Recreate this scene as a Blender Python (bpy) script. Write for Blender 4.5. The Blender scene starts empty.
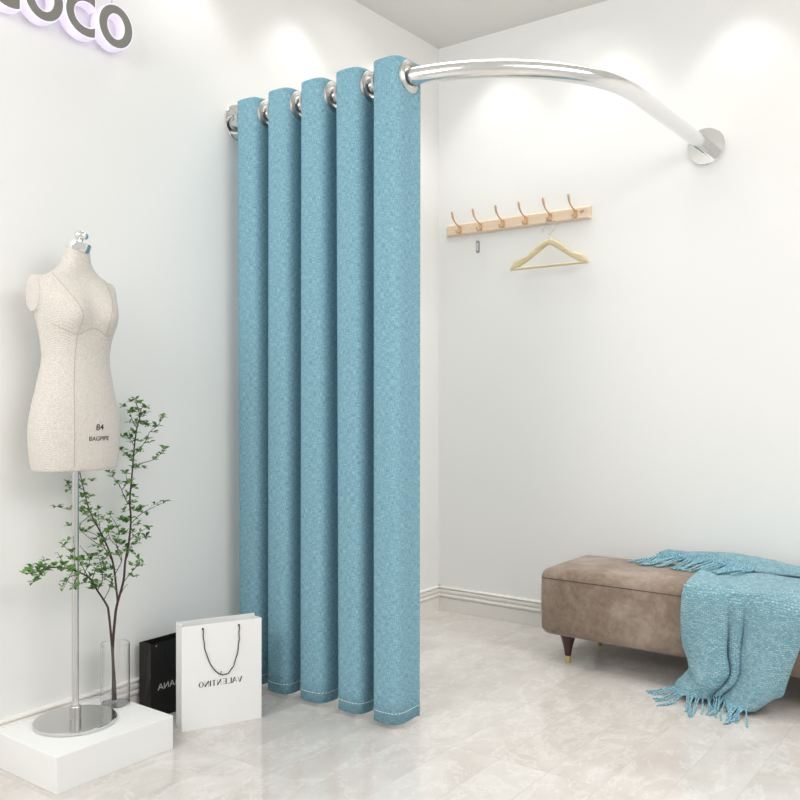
import bpy, bmesh, math, random
from mathutils import Vector, Matrix
from mathutils.bvhtree import BVHTree
PI = math.pi
random.seed(11)
SC = bpy.context.scene
COL = SC.collection
V = Vector

# light, exposure and floor layout
WCOL, WSTR, KEY, FRONT, SPT, EXPO, FILL = (1,.988,.972), .64, 66, 74, 5.5, .11, 5.5
KLOC, FLOC = (3.1,-2.0,2.72), (.6,-4.3,2.7)
FLX, FLY = -.02, .103

# ------------------------------------------------------------------ helpers
def lin(r, g, b):
    f = lambda c: (c/255/12.92) if c/255 <= .04045 else ((c/255+.055)/1.055)**2.4
    return (f(r), f(g), f(b), 1)

class Mesh:
    """collects vertices / faces in world coordinates, then links ONE object"""
    def __init__(s): s.v = []; s.f = []; s.uv = None
    def add(s, vs, fs):
        o = len(s.v); s.v += [tuple(p) for p in vs]; s.f += [tuple(i+o for i in q) for q in fs]; return s
    def box(s, a, b):
        x0, y0, z0 = a; x1, y1, z1 = b
        return s.add([(x0,y0,z0),(x1,y0,z0),(x1,y1,z0),(x0,y1,z0),(x0,y0,z1),(x1,y0,z1),(x1,y1,z1),(x0,y1,z1)],
              [(3,2,1,0),(4,5,6,7),(0,1,5,4),(1,2,6,5),(2,3,7,6),(3,0,4,7)])
    def tube(s, pts, r, n=12, caps=True, r1=None, radii=None):
        pts = [V(p) for p in pts]; m = len(pts)
        tan = [(pts[min(i+1,m-1)]-pts[max(i-1,0)]).normalized() for i in range(m)]
        up = V((0,0,1)) if abs(tan[0].z) < .9 else V((1,0,0))
        nrm = (up-tan[0]*up.dot(tan[0])).normalized(); rings = []
        for i in range(m):
            nrm = (nrm-tan[i]*nrm.dot(tan[i])).normalized(); bi = tan[i].cross(nrm)
            rr = radii[i] if radii else (r if r1 is None else r+(r1-r)*i/(m-1))
            rings += [pts[i]+(nrm*math.cos(2*PI*k/n)+bi*math.sin(2*PI*k/n))*rr for k in range(n)]
        fs = [(i*n+k, i*n+(k+1)%n, (i+1)*n+(k+1)%n, (i+1)*n+k) for i in range(m-1) for k in range(n)]
        if caps: fs += [tuple(reversed(range(n))), tuple((m-1)*n+k for k in range(n))]
        return s.add(rings, fs)
    def lathe(s, prof, c, axis=(0,0,1), n=32, closed=False, caps=True):
        """prof: (radius, height along axis)"""
        ax = V(axis).normalized(); t = V((1,0,0)) if abs(ax.x) < .9 else V((0,1,0))
        e1 = (t-ax*t.dot(ax)).normalized(); e2 = ax.cross(e1); c = V(c); vs = []
        for r, h in prof: vs += [c+ax*h+(e1*math.cos(2*PI*k/n)+e2*math.sin(2*PI*k/n))*r for k in range(n)]
        m = len(prof); fs = []
        for i in range(m if closed else m-1):
            j = (i+1) % m
            fs += [(i*n+k, i*n+(k+1)%n, j*n+(k+1)%n, j*n+k) for k in range(n)]
        if caps and not closed: fs += [tuple(reversed(range(n))), tuple((m-1)*n+k for k in range(n))]
        return s.add(vs, fs)
    def grid(s, fn, nu, nv):
        vs = [fn(i/nu, j/nv) for j in range(nv+1) for i in range(nu+1)]
        return s.add(vs, [(j*(nu+1)+i, j*(nu+1)+i+1, (j+1)*(nu+1)+i+1, (j+1)*(nu+1)+i) for j in range(nv) for i in range(nu)])
    def prism(s, poly, o, eu, ev, en, d0, d1):
        """poly (u,v) extruded along en from d0 to d1"""
        o, eu, ev, en = V(o), V(eu), V(ev), V(en); n = len(poly)
        a = [o+eu*u+ev*w+en*d0 for u, w in poly]; b = [o+eu*u+ev*w+en*d1 for u, w in poly]
        return s.add(a+b, [tuple(reversed(range(n))), tuple(range(n, 2*n))]+[(i, (i+1)%n, n+(i+1)%n, n+i) for i in range(n)])
    def link(s, name, mat, parent=None, smooth=True, recalc=True, uvs=None, bevel=0, solid=0, angle=40):
        me = bpy.data.meshes.new(name); off = V(parent_world(parent)) if parent else V((0,0,0))
        me.from_pydata([tuple(V(p)-off) for p in s.v], [], s.f)
        if uvs:
            l = me.uv_layers.new(name='UVMap')
            for lp in me.loops: l.data[lp.index].uv = uvs[lp.vertex_index]
        if recalc:
            b = bmesh.new(); b.from_mesh(me); bmesh.ops.recalc_face_normals(b, faces=b.faces); b.to_mesh(me); b.free()
        if mat: me.materials.append(mat)
        if smooth:
            for p in me.polygons: p.use_smooth = True
            me.set_sharp_from_angle(angle=math.radians(angle))
        o = bpy.data.objects.new(name, me); COL.objects.link(o)
        if parent: o.parent = parent
        if solid:
            m = o.modifiers.new('thick', 'SOLIDIFY'); m.thickness = solid; m.offset = 0
        if bevel:
            m = o.modifiers.new('round', 'BEVEL'); m.width = bevel; m.segments = 3; m.limit_method = 'ANGLE'
        return o

def parent_world(p):
    l = V((0,0,0))
    while p: l += p.location; p = p.parent
    return l
def tag(o, label, cat, group=None, kind=None):
    o['label'] = label; o['category'] = cat
    if group: o['group'] = group
    if kind: o['kind'] = kind
    return o
def thing(name, loc, label, cat, group=None):
    o = bpy.data.objects.new(name, None); o.empty_display_size = .05; COL.objects.link(o); o.location = loc
    return tag(o, label, cat, group)
def structure(o): o['kind'] = 'structure'; return o

def catmull(pts, n=8):
    P = [V(p) for p in pts]; P = [P[0]*2-P[1]]+P+[P[-1]*2-P[-2]]; out = []
    for i in range(1, len(P)-2):
        a, b, c, d = P[i-1:i+3]
        for k in range(n):
            t = k/n
            out.append(.5*((2*b)+(c-a)*t+(2*a-5*b+4*c-d)*t*t+(3*b-a-3*c+d)*t**3))
    return out+[P[-2]]
def interp(tab, x):
    """smooth (monotone cosine-free hermite) lookup in [(x, y...)]"""
    if x <= tab[0][0]: return tab[0][1:]
    if x >= tab[-1][0]: return tab[-1][1:]
    for i in range(len(tab)-1):
        if tab[i][0] <= x <= tab[i+1][0]: break
    x0, x1 = tab[i][0], tab[i+1][0]; t = (x-x0)/(x1-x0); out = []
    for k in range(1, len(tab[0])):
        def sl(j):
            if j <= 0: return (tab[1][k]-tab[0][k])/(tab[1][0]-tab[0][0])
            if j >= len(tab)-1: return (tab[-1][k]-tab[-2][k])/(tab[-1][0]-tab[-2][0])
            return (tab[j+1][k]-tab[j-1][k])/(tab[j+1][0]-tab[j-1][0])
        y0, y1, m0, m1 = tab[i][k], tab[i+1][k], sl(i)*(x1-x0), sl(i+1)*(x1-x0)
        out.append((2*t**3-3*t*t+1)*y0+(t**3-2*t*t+t)*m0+(-2*t**3+3*t*t)*y1+(t**3-t*t)*m1)
    return tuple(out)
def sstep(a, b, x):
    t = min(1, max(0, (x-a)/(b-a))); return t*t*(3-2*t)

# ------------------------------------------------------------------ materials
def mat(name, col=(1,1,1,1), rough=.5, metal=0, spec=.5, **kw):
    m = bpy.data.materials.new(name); m.use_nodes = True
    b = m.node_tree.nodes['Principled BSDF']
    b.inputs['Base Color'].default_value = col; b.inputs['Roughness'].default_value = rough
    b.inputs['Metallic'].default_value = metal; b.inputs['Specular IOR Level'].default_value = spec
    for k, v in kw.items(): b.inputs[k.replace('_', ' ')].default_value = v
    return m
def nd(m, typ, **kw):
    n = m.node_tree.nodes.new(typ)
    for k, v in kw.items():
        if k in n.inputs: n.inputs[k].default_value = v
        else: setattr(n, k, v)
    return n
def ln(m, a, b): m.node_tree.links.new(a, b)
def bsdf(m): return m.node_tree.nodes['Principled BSDF']
def coords(m, kind='Object', scale=(1,1,1), rot=(0,0,0)):
    t = nd(m, 'ShaderNodeTexCoord'); mp = nd(m, 'ShaderNodeMapping')
    mp.inputs['Scale'].default_value = scale; mp.inputs['Rotation'].default_value = rot
    ln(m, t.outputs[kind], mp.inputs['Vector']); return mp.outputs['Vector']
def ramp(m, fac, stops):
    r = nd(m, 'ShaderNodeValToRGB'); e = r.color_ramp.elements
    while len(e) < len(stops): e.new(.5)
    for el, (p, c) in zip(e, stops): el.position = p; el.color = c
    ln(m, fac, r.inputs['Fac']); return r.outputs['Color']
def mix(m, fac, a, b, blend='MIX'):
    n = nd(m, 'ShaderNodeMix', data_type='RGBA', blend_type=blend)
    for s, v in ((n.inputs[0], fac), (n.inputs[6], a), (n.inputs[7], b)):
        if hasattr(v, 'links'): ln(m, v, s)
        else: s.default_value = v
    return n.outputs[2]
def math_(m, op, a, b=0.):
    n = nd(m, 'ShaderNodeMath', operation=op)
    for s, v in ((n.inputs[0], a), (n.inputs[1], b)):
        if hasattr(v, 'links'): ln(m, v, s)
        else: s.default_value = v
    return n.outputs[0]
def bump(m, h, strength=.3, dist=.002):
    n = nd(m, 'ShaderNodeBump', Strength=strength, Distance=dist)
    ln(m, h, n.inputs['Height']); ln(m, n.outputs['Normal'], bsdf(m).inputs['Normal'])
def noise(m, vec, scale, detail=4, rough=.5, dist=0):
    n = nd(m, 'ShaderNodeTexNoise', Scale=scale, Detail=detail, Roughness=rough, Distortion=dist)
    ln(m, vec, n.inputs['Vector']); return n.outputs['Fac']

M = {}
def plaster(name, col):
    m = mat(name, col, .75, spec=.25); v = coords(m)
    bump(m, noise(m, v, 90, 3), .06, .002); return m
M['wall'] = plaster('wall_paint', lin(241,241,239))
M['ceiling'] = plaster('ceiling_paint', lin(226,225,221))
M['trim'] = mat('trim_paint', lin(241,238,233), .45, spec=.35)
M['white_lacquer'] = mat('white_lacquer', lin(246,246,245), .4, spec=.4)
M['paper'] = mat('white_card', lin(243,243,242), .55, spec=.3)
M['black_paper'] = mat('black_card', lin(30,27,26), .4, spec=.4)
M['ink'] = mat('dark_ink', lin(45,45,48), .6)
M['silver_ink'] = mat('silver_ink', lin(215,215,212), .4)
M['cord'] = mat('black_cord', lin(38,38,40), .7)
M['chrome'] = mat('chrome', (.87,.87,.865,1), .06, 1)
M['stand_steel'] = mat('satin_steel', (.68,.68,.67,1), .13, 1)
M['rod_chrome'] = mat('polished_chrome', (.84,.84,.835,1), .14, 1)
M['nickel'] = mat('brushed_nickel', (.62,.605,.59,1), .28, 1)
M['steel'] = mat('steel_wire', (.55,.55,.55,1), .25, 1)
M['gold'] = mat('champagne_gold', lin(218,184,146), .3, .55)
M['brass'] = mat('polished_brass', lin(226,208,148), .3, .85)
M['stitch'] = mat('white_thread', lin(225,235,238), .8)
M['walnut'] = mat('dark_walnut', lin(62,36,28), .35)
M['bark'] = mat('branch_bark', lin(72,58,50), .8)
M['seam'] = mat('seam_thread', lin(178,168,156), .9, spec=.1)
M['piping'] = mat('leather_piping', lin(78,66,57), .6)
M['sign_face'] = mat('grey_sign_face', lin(128,127,120), .5)
M['tag_grey'] = mat('grey_tag', lin(200,200,200), .4, .2)
M['tag_dark'] = mat('tag_dark', lin(138,140,142), .4, .2)
M['tag_white'] = mat('tag_rim', lin(235,235,235), .4)
m = M['sign_glow'] = mat('lit_acrylic', lin(246,242,250), .4)
bsdf(m).inputs['Emission Color'].default_value = lin(224,204,255); bsdf(m).inputs['Emission Strength'].default_value = .28
m = M['glass'] = mat('clear_glass', (1,1,1,1), .0, Transmission_Weight=1.0, IOR=1.46)

m = M['floor'] = mat('marble_tile', lin(205,200,194), .055, spec=.5)
v = coords(m)
rx = nd(m, 'ShaderNodeMapping'); rx.inputs['Rotation'].default_value = (0,0,PI/2); rx.inputs['Location'].default_value = (FLX, FLY, 0)
ln(m, v, rx.inputs['Vector'])
br = nd(m, 'ShaderNodeTexBrick', offset=0.0, Scale=1.0); br.squash = 1.0
for k, x in (('Brick Width', .46), ('Row Height', .1575), ('Mortar Size', .0011), ('Mortar Smooth', .3), ('Bias', 0.0)): br.inputs[k].default_value = x
br.inputs['Color1'].default_value = (0,0,0,1); br.inputs['Color2'].default_value = (1,1,1,1); br.inputs['Mortar'].default_value = (.5,.5,.5,1)
ln(m, rx.outputs['Vector'], br.inputs['Vector'])
shift = nd(m, 'ShaderNodeVectorMath', operation='MULTIPLY_ADD')   # every tile cut from another place of the stone
ln(m, br.outputs['Color'], shift.inputs[0]); shift.inputs[1].default_value = (.9,.5,1.3); ln(m, v, shift.inputs[2])
st = nd(m, 'ShaderNodeMapping'); st.inputs['Scale'].default_value = (1.5,1,1); st.inputs['Rotation'].default_value = (0,0,.6)
ln(m, shift.outputs[0], st.inputs['Vector']); sv = st.outputs['Vector']
c1 = ramp(m, noise(m, sv, 3.2, 6, .6, .8), [(.32, lin(203,197,191)), (.5, lin(213,208,203)), (.68, lin(222,219,215))])
vn = noise(m, sv, 4.2, 7, .68, .5)
vein = ramp(m, math_(m, 'ABSOLUTE', math_(m, 'SUBTRACT', vn, .5)), [(0, (1,1,1,1)), (.008, (.5,.5,.5,1)), (.03, (0,0,0,1))])
c2 = mix(m, math_(m, 'MULTIPLY', vein, .5), c1, lin(238,236,232))
vn2 = noise(m, sv, 8, 6, .7, .6)
vein2 = ramp(m, math_(m, 'ABSOLUTE', math_(m, 'SUBTRACT', vn2, .52)), [(0, (1,1,1,1)), (.02, (0,0,0,1))])
c3 = mix(m, math_(m, 'MULTIPLY', vein2, .18), c2, lin(184,174,166))
c4 = mix(m, math_(m, 'MULTIPLY', br.outputs['Fac'], .38), c3, lin(176,172,166))
ln(m, c4, bsdf(m).inputs['Base Color'])

def weave(name, c0, c1, c2, su, sv_, bstr, sheen=0.):
    """plain linen weave in UV metres"""
    m = mat(name, c1, .9, spec=.12); uv = coords(m, 'UV')
    a = nd(m, 'ShaderNodeMapping'); a.inputs['Scale'].default_value = (su, su*.12, 1); ln(m, uv, a.inputs['Vector'])
    b = nd(m, 'ShaderNodeMapping'); b.inputs['Scale'].default_value = (sv_*.12, sv_, 1); ln(m, uv, b.inputs['Vector'])
    n1 = noise(m, a.outputs['Vector'], 1, 2); n2 = noise(m, b.outputs['Vector'], 1, 2)
    t = math_(m, 'MULTIPLY', math_(m, 'ADD', n1, n2), .5)
    ln(m, ramp(m, t, [(.34, c0), (.5, c1), (.66, c2)]), bsdf(m).inputs['Base Color'])
    bump(m, t, bstr, .0015)
    bsdf(m).inputs['Sheen Weight'].default_value = sheen; bsdf(m).inputs['Sheen Roughness'].default_value = .5
    return m
M["curtain"] = weave("teal_linen", lin(96,142,163), lin(128,171,188), lin(164,201,212), 480, 480, .3, 0)

m = M['throw'] = mat('blue_knit', lin(110,160,178), .95, spec=.1); uv = coords(m, 'UV')
w1 = nd(m, 'ShaderNodeTexBrick', offset=.5, Scale=1.0)
for k, x in (('Brick Width', .0125), ('Row Height', .0082), ('Mortar Size', .0018), ('Mortar Smooth', 1.0)): w1.inputs[k].default_value = x
w1.inputs['Color1'].default_value = lin(112,172,192); w1.inputs['Color2'].default_value = lin(196,228,232); w1.inputs['Mortar'].default_value = lin(74,132,158)
ds = nd(m, 'ShaderNodeTexNoise', Scale=60., Detail=2); ln(m, uv, ds.inputs['Vector'])
dv = nd(m, 'ShaderNodeVectorMath', operation='MULTIPLY_ADD'); ln(m, ds.outputs['Color'], dv.inputs[0]); dv.inputs[1].default_value = (.008,.008,0); ln(m, uv, dv.inputs[2])
ln(m, dv.outputs[0], w1.inputs['Vector'])
big = ramp(m, noise(m, uv, 260, 2), [(.38, lin(100,162,184)), (.62, lin(186,222,228))])
ln(m, mix(m, .45, w1.outputs['Color'], big), bsdf(m).inputs['Base Color'])
bump(m, math_(m, 'ADD', math_(m, 'SUBTRACT', 1., w1.outputs['Fac']), math_(m, 'MULTIPLY', noise(m, uv, 200, 2), 1.2)), .8, .005)
bsdf(m).inputs['Sheen Weight'].default_value = .2
M['fringe'] = mat('blue_yarn', lin(104,158,178), .95, spec=.1)
m = M['fringe']; v = coords(m)
ln(m, ramp(m, noise(m, v, 260, 1), [(.4, lin(84,140,164)), (.62, lin(172,212,222))]), bsdf(m).inputs['Base Color'])

m = M['suede'] = mat('brown_suede', lin(140,122,108), .8, spec=.2); v = coords(m)
n1 = noise(m, v, 7, 6, .62, .6); n2 = noise(m, v, 45, 5, .7)
cA = ramp(m, n1, [(.3, lin(118,101,87)), (.5, lin(143,126,112)), (.72, lin(178,163,150))])
cB = mix(m, .28, cA, ramp(m, n2, [(.35, lin(116,98,84)), (.65, lin(172,156,142))]))
ln(m, cB, bsdf(m).inputs['Base Color']); bump(m, n2, .25, .003)
bsdf(m).inputs['Sheen Weight'].default_value = .25; bsdf(m).inputs['Sheen Roughness'].default_value = .4

m = M['linen'] = mat('natural_twill', lin(226,219,210), .85, spec=.2); v = coords(m)
sx = nd(m, 'ShaderNodeSeparateXYZ'); ln(m, v, sx.inputs[0])
dg = math_(m, 'ADD', sx.outputs['Z'], math_(m, 'ADD', math_(m, 'MULTIPLY', sx.outputs['Y'], .75), math_(m, 'MULTIPLY', sx.outputs['X'], -.55)))
tw_ = math_(m, 'SINE', math_(m, 'MULTIPLY', dg, 2*PI/.0062))
sp = noise(m, v, 330, 2)
tt = math_(m, 'ADD', math_(m, 'MULTIPLY', tw_, .07), sp)
ln(m, ramp(m, tt, [(.3, lin(194,186,178)), (.55, lin(216,210,203)), (.75, lin(226,221,216))]), bsdf(m).inputs['Base Color'])
bump(m, tt, .3, .0015)

def wood(name, a, b, rough=.5, sc=(3,40,40)):
    m = mat(name, a, rough, spec=.3); v = coords(m, scale=sc)
    ln(m, ramp(m, noise(m, v, 1.2, 4, .6, .5), [(.3, a), (.7, b)]), bsdf(m).inputs['Base Color']); return m
M['maple'] = wood('pale_maple', lin(228,203,177), lin(240,219,196))
M['hanger_wood'] = wood('pale_oak', lin(207,191,154), lin(226,212,179))
m = M['leaf'] = mat('leaf_green', lin(70,112,50), .5, spec=.3); v = coords(m)
ln(m, ramp(m, noise(m, v, 45, 2), [(.35, lin(58,98,42)), (.5, lin(90,136,62)), (.68, lin(136,176,100))]), bsdf(m).inputs['Base Color'])
STEMS = [([(0.102,-1.956,0.103),(0.101,-1.959,0.172),(0.1,-1.964,0.267),(0.1,-1.955,0.371),(0.099,-1.945,0.413),(0.098,-1.923,0.476),(0.097,-1.916,0.534),(0.096,-1.901,0.598),(0.096,-1.894,0.667),(0.095,-1.897,0.728),(0.094,-1.887,0.82),(0.093,-1.878,0.903),(0.092,-1.867,0.96),(0.092,-1.857,0.992),(0.091,-1.864,1.021),(0.09,-1.871,1.04)],0.0048,0.0012),
 ([(0.103,-1.948,0.414),(0.092,-1.944,0.443),(0.081,-1.949,0.531),(0.07,-1.968,0.598),(0.059,-1.991,0.653),(0.048,-2.01,0.701),(0.037,-2.024,0.767),(0.026,-2.034,0.836)],0.0036,0.0012),
 ([(0.098,-1.962,0.107),(0.107,-1.968,0.207),(0.115,-1.978,0.291),(0.123,-1.995,0.393),(0.132,-2.008,0.42),(0.14,-2.047,0.474),(0.149,-2.076,0.513),(0.158,-2.114,0.538),(0.166,-2.168,0.562),(0.175,-2.208,0.571),(0.183,-2.247,0.574),(0.192,-2.282,0.569),(0.2,-2.317,0.576)],0.0042,0.001)]
TWIGS = [([(0.1,-1.901,0.65),(0.11,-1.871,0.679),(0.12,-1.839,0.696),(0.13,-1.78,0.716)],0.0013,0.0006),
 ([(0.1,-1.905,0.599),(0.12,-1.886,0.624),(0.14,-1.866,0.639)],0.0013,0.0006),
 ([(0.1,-1.912,0.546),(0.085,-1.883,0.582),(0.07,-1.841,0.591)],0.0013,0.0006),
 ([(0.1,-1.927,0.47),(0.113,-1.907,0.499),(0.127,-1.891,0.524),(0.14,-1.893,0.541)],0.0013,0.0006),
 ([(0.095,-1.882,0.868),(0.101,-1.841,0.914),(0.107,-1.83,0.943),(0.114,-1.807,0.962),(0.12,-1.784,0.991)],0.0013,0.0006),
 ([(0.095,-1.886,0.829),(0.104,-1.854,0.844),(0.112,-1.822,0.852),(0.121,-1.801,0.868),(0.13,-1.792,0.89)],0.0013,0.0006),
 ([(0.095,-1.878,0.896),(0.087,-1.892,0.922),(0.08,-1.917,0.929)],0.0013,0.0006),
 ([(0.095,-1.871,0.957),(0.083,-1.881,0.986),(0.07,-1.879,1.008)],0.0013,0.0006),
 ([(0.09,-1.856,0.992),(0.095,-1.852,1.021),(0.1,-1.84,1.021)],0.0013,0.0006),
 ([(0.09,-1.859,0.979),(0.105,-1.851,0.969),(0.12,-1.843,0.963)],0.0013,0.0006),
 ([(0.095,-1.886,0.855),(0.087,-1.9,0.875),(0.08,-1.92,0.888)],0.0013,0.0006),
 ([(0.1,-1.901,0.713),(0.11,-1.923,0.732),(0.12,-1.949,0.772),(0.13,-1.971,0.796),(0.14,-2.006,0.827)],0.0013,0.0006),
 ([(0.12,-1.945,0.766),(0.125,-1.931,0.787),(0.13,-1.938,0.819)],0.0013,0.0006),
 ([(0.1,-1.897,0.76),(0.085,-1.875,0.777),(0.07,-1.856,0.765)],0.0013,0.0006),
 ([(0.1,-1.946,0.413),(0.09,-1.92,0.445),(0.08,-1.894,0.458)],0.0013,0.0006),
 ([(0.06,-2.018,0.703),(0.073,-2.048,0.741),(0.087,-2.098,0.719),(0.1,-2.152,0.732)],0.0013,0.0006),
 ([(0.06,-1.994,0.654),(0.075,-2.036,0.691),(0.09,-2.066,0.704)],0.0013,0.0006),
 ([(0.06,-2.011,0.693),(0.08,-2.066,0.673),(0.1,-2.12,0.672)],0.0013,0.0006),
 ([(0.07,-1.968,0.598),(0.085,-2.014,0.631),(0.1,-2.08,0.661)],0.0013,0.0006),
 ([(0.07,-1.954,0.568),(0.095,-2.035,0.619),(0.12,-2.093,0.659)],0.0013,0.0006),
 ([(0.08,-1.95,0.537),(0.093,-1.992,0.597),(0.107,-2.015,0.657),(0.12,-2.031,0.712)],0.0013,0.0006),
 ([(0.09,-1.95,0.497),(0.1,-1.931,0.543),(0.11,-1.953,0.585),(0.12,-1.989,0.621),(0.13,-2.003,0.664)],0.0013,0.0006),
 ([(0.1,-1.931,0.536),(0.113,-1.959,0.595),(0.127,-1.961,0.643),(0.14,-2.003,0.698)],0.0013,0.0006),
 ([(0.05,-2.033,0.769),(0.065,-2.063,0.781),(0.08,-2.107,0.792)],0.0013,0.0006),
 ([(0.05,-2.04,0.794),(0.065,-2.07,0.809),(0.08,-2.1,0.776)],0.0013,0.0006),
 ([(0.045,-2.047,0.837),(0.053,-2.076,0.833),(0.06,-2.091,0.832)],0.0013,0.0006),
 ([(0.13,-2.072,0.516),(0.137,-2.107,0.573),(0.143,-2.134,0.598),(0.15,-2.168,0.627)],0.0013,0.0006),
 ([(0.14,-2.092,0.529),(0.12,-2.059,0.564),(0.1,-2.08,0.61)],0.0013,0.0006),
 ([(0.17,-2.148,0.551),(0.18,-2.171,0.53),(0.19,-2.19,0.511)],0.0013,0.0006),
 ([(0.17,-2.171,0.563),(0.185,-2.193,0.591),(0.2,-2.215,0.616)],0.0013,0.0006),
 ([(0.19,-2.251,0.575),(0.195,-2.272,0.554),(0.2,-2.287,0.546)],0.0013,0.0006),
 ([(0.12,-2.052,0.499),(0.13,-2.045,0.533),(0.14,-2.024,0.561),(0.15,-2.017,0.573)],0.0013,0.0006),
 ([(0.11,-2.024,0.466),(0.12,-2.014,0.502),(0.13,-2.031,0.561),(0.14,-2.052,0.589)],0.0013,0.0006),
 ([(0.1,-1.996,0.429),(0.115,-1.985,0.466),(0.13,-1.989,0.499)],0.0013,0.0006),
 ([(0.1,-1.953,0.452),(0.115,-1.992,0.492),(0.13,-2.038,0.495)],0.0013,0.0006),
 ([(0.1,-1.96,0.531),(0.115,-1.992,0.529),(0.13,-2.038,0.544)],0.0013,0.0006),
 ([(0.15,-2.112,0.537),(0.165,-2.142,0.508),(0.18,-2.145,0.496)],0.0013,0.0006)]
CLUSTERS = [(0.127,-1.785,0.714),(0.115,-1.816,0.706),(0.119,-1.866,0.701),(0.106,-1.871,0.688),(0.105,-1.84,0.672),(0.139,-1.865,0.636),(0.075,-1.821,0.596),(0.074,-1.851,0.593),(0.13,-1.916,0.525),(0.124,-1.881,0.519),(0.14,-1.897,0.542),(0.098,-1.827,0.907),(0.103,-1.811,0.942),(0.109,-1.804,0.959),(0.117,-1.785,0.991),(0.117,-1.818,0.852),(0.108,-1.869,0.829),(0.099,-1.874,0.835),(0.134,-1.795,0.884),(0.117,-1.79,0.87),(0.085,-1.89,0.922),(0.097,-1.88,0.938),(0.09,-1.886,0.912),(0.084,-1.916,0.929),(0.075,-1.875,1.005),(0.086,-1.864,1.015),(0.106,-1.86,0.973),(0.094,-1.866,0.966),(0.095,-1.856,1.034),(0.086,-1.887,1.04),(0.09,-1.871,1.047),(0.095,-1.836,1.021),(0.125,-1.851,0.963),(0.109,-1.851,0.97),(0.081,-1.917,0.888),(0.085,-1.901,0.871),(0.1,-1.886,0.878),(0.096,-1.894,0.862),(0.1,-1.886,0.83),(0.099,-1.889,0.849),(0.13,-1.971,0.787),(0.129,-1.937,0.816),(0.126,-1.928,0.783),(0.069,-1.863,0.762),(0.096,-1.906,0.748),(0.093,-1.881,0.736),(0.144,-2.005,0.824),(0.125,-1.981,0.809),(0.108,-1.895,0.484),(0.098,-1.899,0.668),(0.097,-1.914,0.66),(0.1,-1.89,0.696),(0.1,-1.874,0.646),(0.083,-1.896,0.574),(0.091,-1.879,0.582),(0.096,-2.153,0.732),(0.086,-2.104,0.72),(0.086,-2.064,0.704),(0.102,-2.117,0.672),(0.097,-2.078,0.661),(0.148,-2.15,0.636),(0.123,-2.088,0.652),(0.148,-2.163,0.623),(0.121,-2.032,0.712),(0.135,-2.006,0.674),(0.135,-1.999,0.695),(0.08,-1.997,0.622),(0.127,-2.015,0.68),(0.123,-1.998,0.641),(0.131,-1.99,0.647),(0.124,-1.963,0.649),(0.125,-1.956,0.627),(0.109,-1.959,0.601),(0.11,-1.938,0.592),(0.09,-2.021,0.616),(0.087,-2.037,0.649),(0.08,-2.025,0.678),(0.078,-2.045,0.726),(0.076,-2.05,0.753),(0.081,-2.039,0.695),(0.044,-2.036,0.784),(0.077,-2.105,0.792),(0.086,-2.104,0.777),(0.063,-2.089,0.832),(0.064,-2.07,0.809),(0.148,-2.134,0.599),(0.144,-2.138,0.578),(0.194,-2.198,0.513),(0.178,-2.176,0.524),(0.166,-2.149,0.548),(0.179,-2.145,0.502),(0.171,-2.196,0.561),(0.174,-2.223,0.572),(0.196,-2.252,0.57),(0.19,-2.269,0.57),(0.194,-2.281,0.544),(0.187,-2.291,0.57),(0.196,-2.314,0.575),(0.178,-2.211,0.576),(0.168,-2.182,0.57),(0.18,-2.258,0.578),(0.125,-2.062,0.514),(0.136,-2.052,0.547),(0.129,-2.037,0.525),(0.116,-2.05,0.562),(0.135,-2.02,0.56),(0.135,-2.034,0.583),(0.146,-2.014,0.572),(0.117,-2.012,0.526),(0.116,-2,0.502),(0.124,-2.034,0.488),(0.14,-2.058,0.476),(0.127,-1.994,0.5),(0.121,-1.982,0.522),(0.135,-2.076,0.544),(0.14,-2.052,0.577),(0.152,-2.094,0.504),(0.136,-2.096,0.553),(0.126,-2.056,0.489),(0.115,-1.978,0.465),(0.112,-2.004,0.536),(0.119,-2.065,0.577),(0.087,-1.998,0.595),(0.139,-2.058,0.605),(0.097,-1.921,0.566),(0.105,-1.945,0.558),(0.141,-2.093,0.571),(0.127,-1.936,0.631),(0.094,-1.919,0.692),(0.117,-1.902,0.629),(0.124,-1.955,0.673)]

# ------------------------------------------------------------------ room
RX, RY, RH = 4.6, -5.6, 2.8
structure(Mesh().box((-.12,RY,-.1), (RX,.12,0)).link('floor', M['floor'], smooth=False))
structure(Mesh().box((-.12,RY,0), (0,.12,RH)).link('wall_left', M['wall'], smooth=False))
structure(Mesh().box((0,0,0), (RX,.12,RH)).link('wall_back', M['wall'], smooth=False))
structure(Mesh().box((-.12,RY,RH), (RX,.12,RH+.1)).link('ceiling', M['ceiling'], smooth=False))
BP = [(0,0),(.014,0),(.014,.064),(.010,.066),(.010,.0665),(.019,.072),(.021,.078),(.019,.084),(.011,.087),(.011,.090),(.0175,.092),(.0185,.100),(.0175,.106),(.011,.108),(.011,.1105),(.018,.1125),(.018,.117),(.014,.12),(0,.12)]
def baseboard(name, o, eu, en, length):
    return structure(Mesh().prism(BP, o, en, (0,0,1), eu, 0, length).link(name, M['trim'], smooth=False))
baseboard('baseboard_left', (.0,RY,0), (0,1,0), (1,0,0), -RY-.0005)
baseboard('baseboard_back', (.0005,0,0), (1,0,0), (0,-1,0), RX-.0005)

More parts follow.
